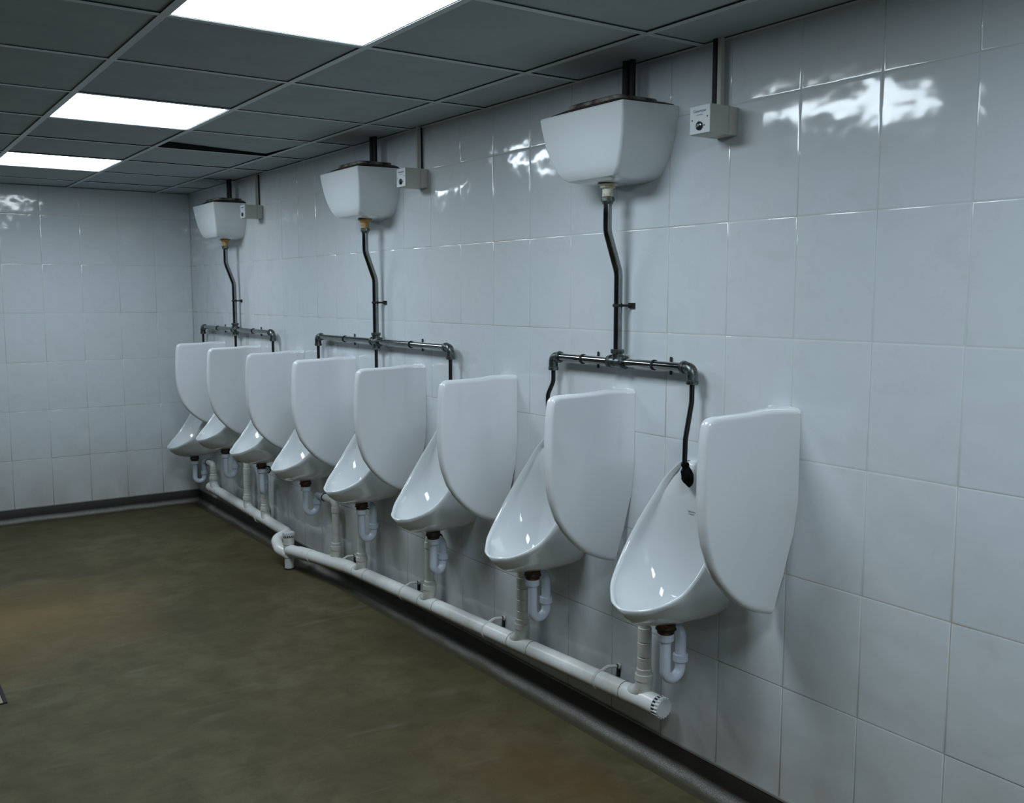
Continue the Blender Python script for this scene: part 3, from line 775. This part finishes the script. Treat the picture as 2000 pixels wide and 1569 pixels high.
# ------------------------------------------------------------------ main waste pipes
def clip_bracket(y, L, parent):
    z = zmain(y)
    bm = bmesh.new(); collar(bm, L((-.060, y, z)), (0, 1, 0), .012, .0362, 28, .001)
    tube(bm, [L(p) for p in fillet([(-.060, y, z+.030), (-.035, y-.01, z+.046), (-.006, y-.035, z+.050)], .02, 5)], .006, 10)
    ringed(bm, L((-.010, y-.035, z+.050)), L((.1, y-.035, z+.050)), [(0, .010), (.008, .0105)], 16)
    b = from_bm('bracket', bm, M_RISER, parent, angle=30)
    bm = bmesh.new(); ringed(bm, L((-.0125, y-.035, z+.052)), L((.1, y-.035, z+.052)), [(0, .006), (.004, .006)], 12)
    box(bm, L((-.010, y-.040, z+.012)), L((-.0005, y-.030, z+.045)))
    from_bm('fixing_screw', bm, M_BLACK, b)
def notched_cap(parent, c, axis, r, L):
    ax = Vector(axis).normalized(); c = Vector(c)
    bm = bmesh.new(); ringed(bm, L(c), L(c+ax), [(0, r), (.010, r), (.011, r*.96)], 32); cp = from_bm('end_cap', bm, M_BLACK, parent, angle=30)
    bm = bmesh.new(); ringed(bm, L(c+ax*.0105), L(c+ax*2), [(0, r*.93), (.014, r*.95), (.0165, r*.93), (.018, r*.88)], 32)
    ref = Vector((0, 0, 1)) if abs(ax.z) < .9 else Vector((0, 1, 0)); e = (ref-ax*ref.dot(ax)).normalized(); g = ax.cross(e)
    for k in range(18):
        a = 2*pi*k/18; q = c+(e*cos(a)+g*sin(a))*r*.95; tube(bm, [L(q+ax*.002), L(q+ax*.026)], .0034, 6)
    from_bm('cap_face', bm, M_WHITECAP, cp, angle=30)
# right-hand run
t = empty('waste_pipe', (-.060, 2.0, .1), 'long white waste pipe with five risers, running to a capped end at the right', 'waste pipe', 'horizontal waste pipes above the skirting')
O = Vector(t.location); L = lambda p: Vector(p)-O
bm = bmesh.new()
tube(bm, [L(p) for p in fillet([(-.060, 1.985, zmain(2.0)), (-.060, 4.36, zmain(4.36)), (-.085, 4.55, .138), (-.118, 4.76, .133), (-.135, 4.99, .112)], .12, 6)], .0335, 28)
from_bm('pipe', bm, M_MAIN, t)
bm = bmesh.new()
for y in (2.16, 2.70, 2.835, 3.43, 3.56, 4.13, 4.26): collar(bm, L((-.060, y, zmain(y))), (0, 1, 0), .0022, .0341, 28, .0002)
from_bm('joint_line', bm, M_JOINT, t)
bm = bmesh.new()
collar(bm, L((-.060, 2.03, zmain(2.03))), (0, 1, 0), .07, .0355, 28); from_bm('end_socket', bm, M_MAIN, t)
notched_cap(t, (-.060, 1.995, zmain(2.0)), (0, -1, 0), .0345, L)
risers_on(t, (3, 4, 5, 6, 7))
for y in (2.257, 2.979, 3.698, 4.395): clip_bracket(y+.035, L, t)
bm = bmesh.new(); tube(bm, [L(p) for p in fillet([(-.058, 4.33, zmain(4.33)), (-.060, 4.37, zmain(4.36)), (-.070, 4.46, .141)], .1, 4)], .036, 28)
from_bm('angled_coupling', bm, M_MAIN, t)
bm = bmesh.new(); tube(bm, [L(p) for p in [(-.112, 4.72, .134), (-.122, 4.79, .131), (-.127, 4.86, .125)]], .036, 28)
from_bm('angled_coupling', bm, M_MAIN, t)
# left-hand run
t = empty('waste_pipe', (-.060, 6.6, .1), 'short white waste pipe with three risers, from far corner to capped stack', 'waste pipe', 'horizontal waste pipes above the skirting')
O = Vector(t.location); L = lambda p: Vector(p)-O
bm = bmesh.new()
tube(bm, [L(p) for p in fillet([(-.060, 6.66, zmain(6.66)), (-.060, 5.20, .158), (-.150, 5.165, .140), (-.165, 5.07, .105), (-.138, 5.00, .085)], .06, 8)], .0325, 28)
from_bm('pipe', bm, M_MAIN, t)
bm = bmesh.new()
for y in (6.48, 6.40, 5.80, 5.73, 5.50): collar(bm, L((-.060, y, zmain(y))), (0, 1, 0), .0022, .0332, 28, .0002)
from_bm('joint_line', bm, M_JOINT, t)
bm = bmesh.new(); collar(bm, L((-.060, 6.645, zmain(6.65))), (0, 1, 0), .05, .0355, 28); from_bm('end_socket', bm, M_MAIN, t)
clip_bracket(5.68, L, t)
risers_on(t, (0, 1, 2))
# stack into the floor
t = empty('waste_stack', (-.135, 5.0, 0), 'short vertical white stack with a notched cap going into the floor', 'waste stack')
bm = bmesh.new()
ringed(bm, (0, 0, 0.0), (0, 0, 1), [(0, .026), (.07, .027), (.072, .0315), (.195, .0315)], 28); from_bm('stack_pipe', bm, M_RISER, t, angle=30)
bm = bmesh.new(); collar(bm, (0, 0, .004), (0, 0, 1), .008, .031); from_bm('floor_seal', bm, M_RING, t)
bm = bmesh.new(); collar(bm, (0, 0, .145), (0, 0, 1), .0025, .0322, 28, .0002); from_bm('joint_line', bm, M_JOINT, t)
notched_cap(t, (0, 0, .190), (0, 0, 1), .0335, lambda p: Vector(p))

# ------------------------------------------------------------------ plate let into the floor at the left edge of the frame
t = empty('floor_plate', (-1.95, 3.95, 0), 'small beige plate with a dark edge on the floor at the left frame edge', 'floor plate')
bm = bmesh.new(); box(bm, (-.20, -.098, 0), (.186, .19, .004), .001, 1); from_bm('plate', bm, M_PLATE, t, smooth=False)
bm = bmesh.new(); box(bm, (.186, -.102, 0), (.200, .19, .006), .001, 1); box(bm, (-.20, -.104, 0), (.186, -.098, .005), .001, 1); from_bm('edge_strip', bm, M_BLACK, t, smooth=False)
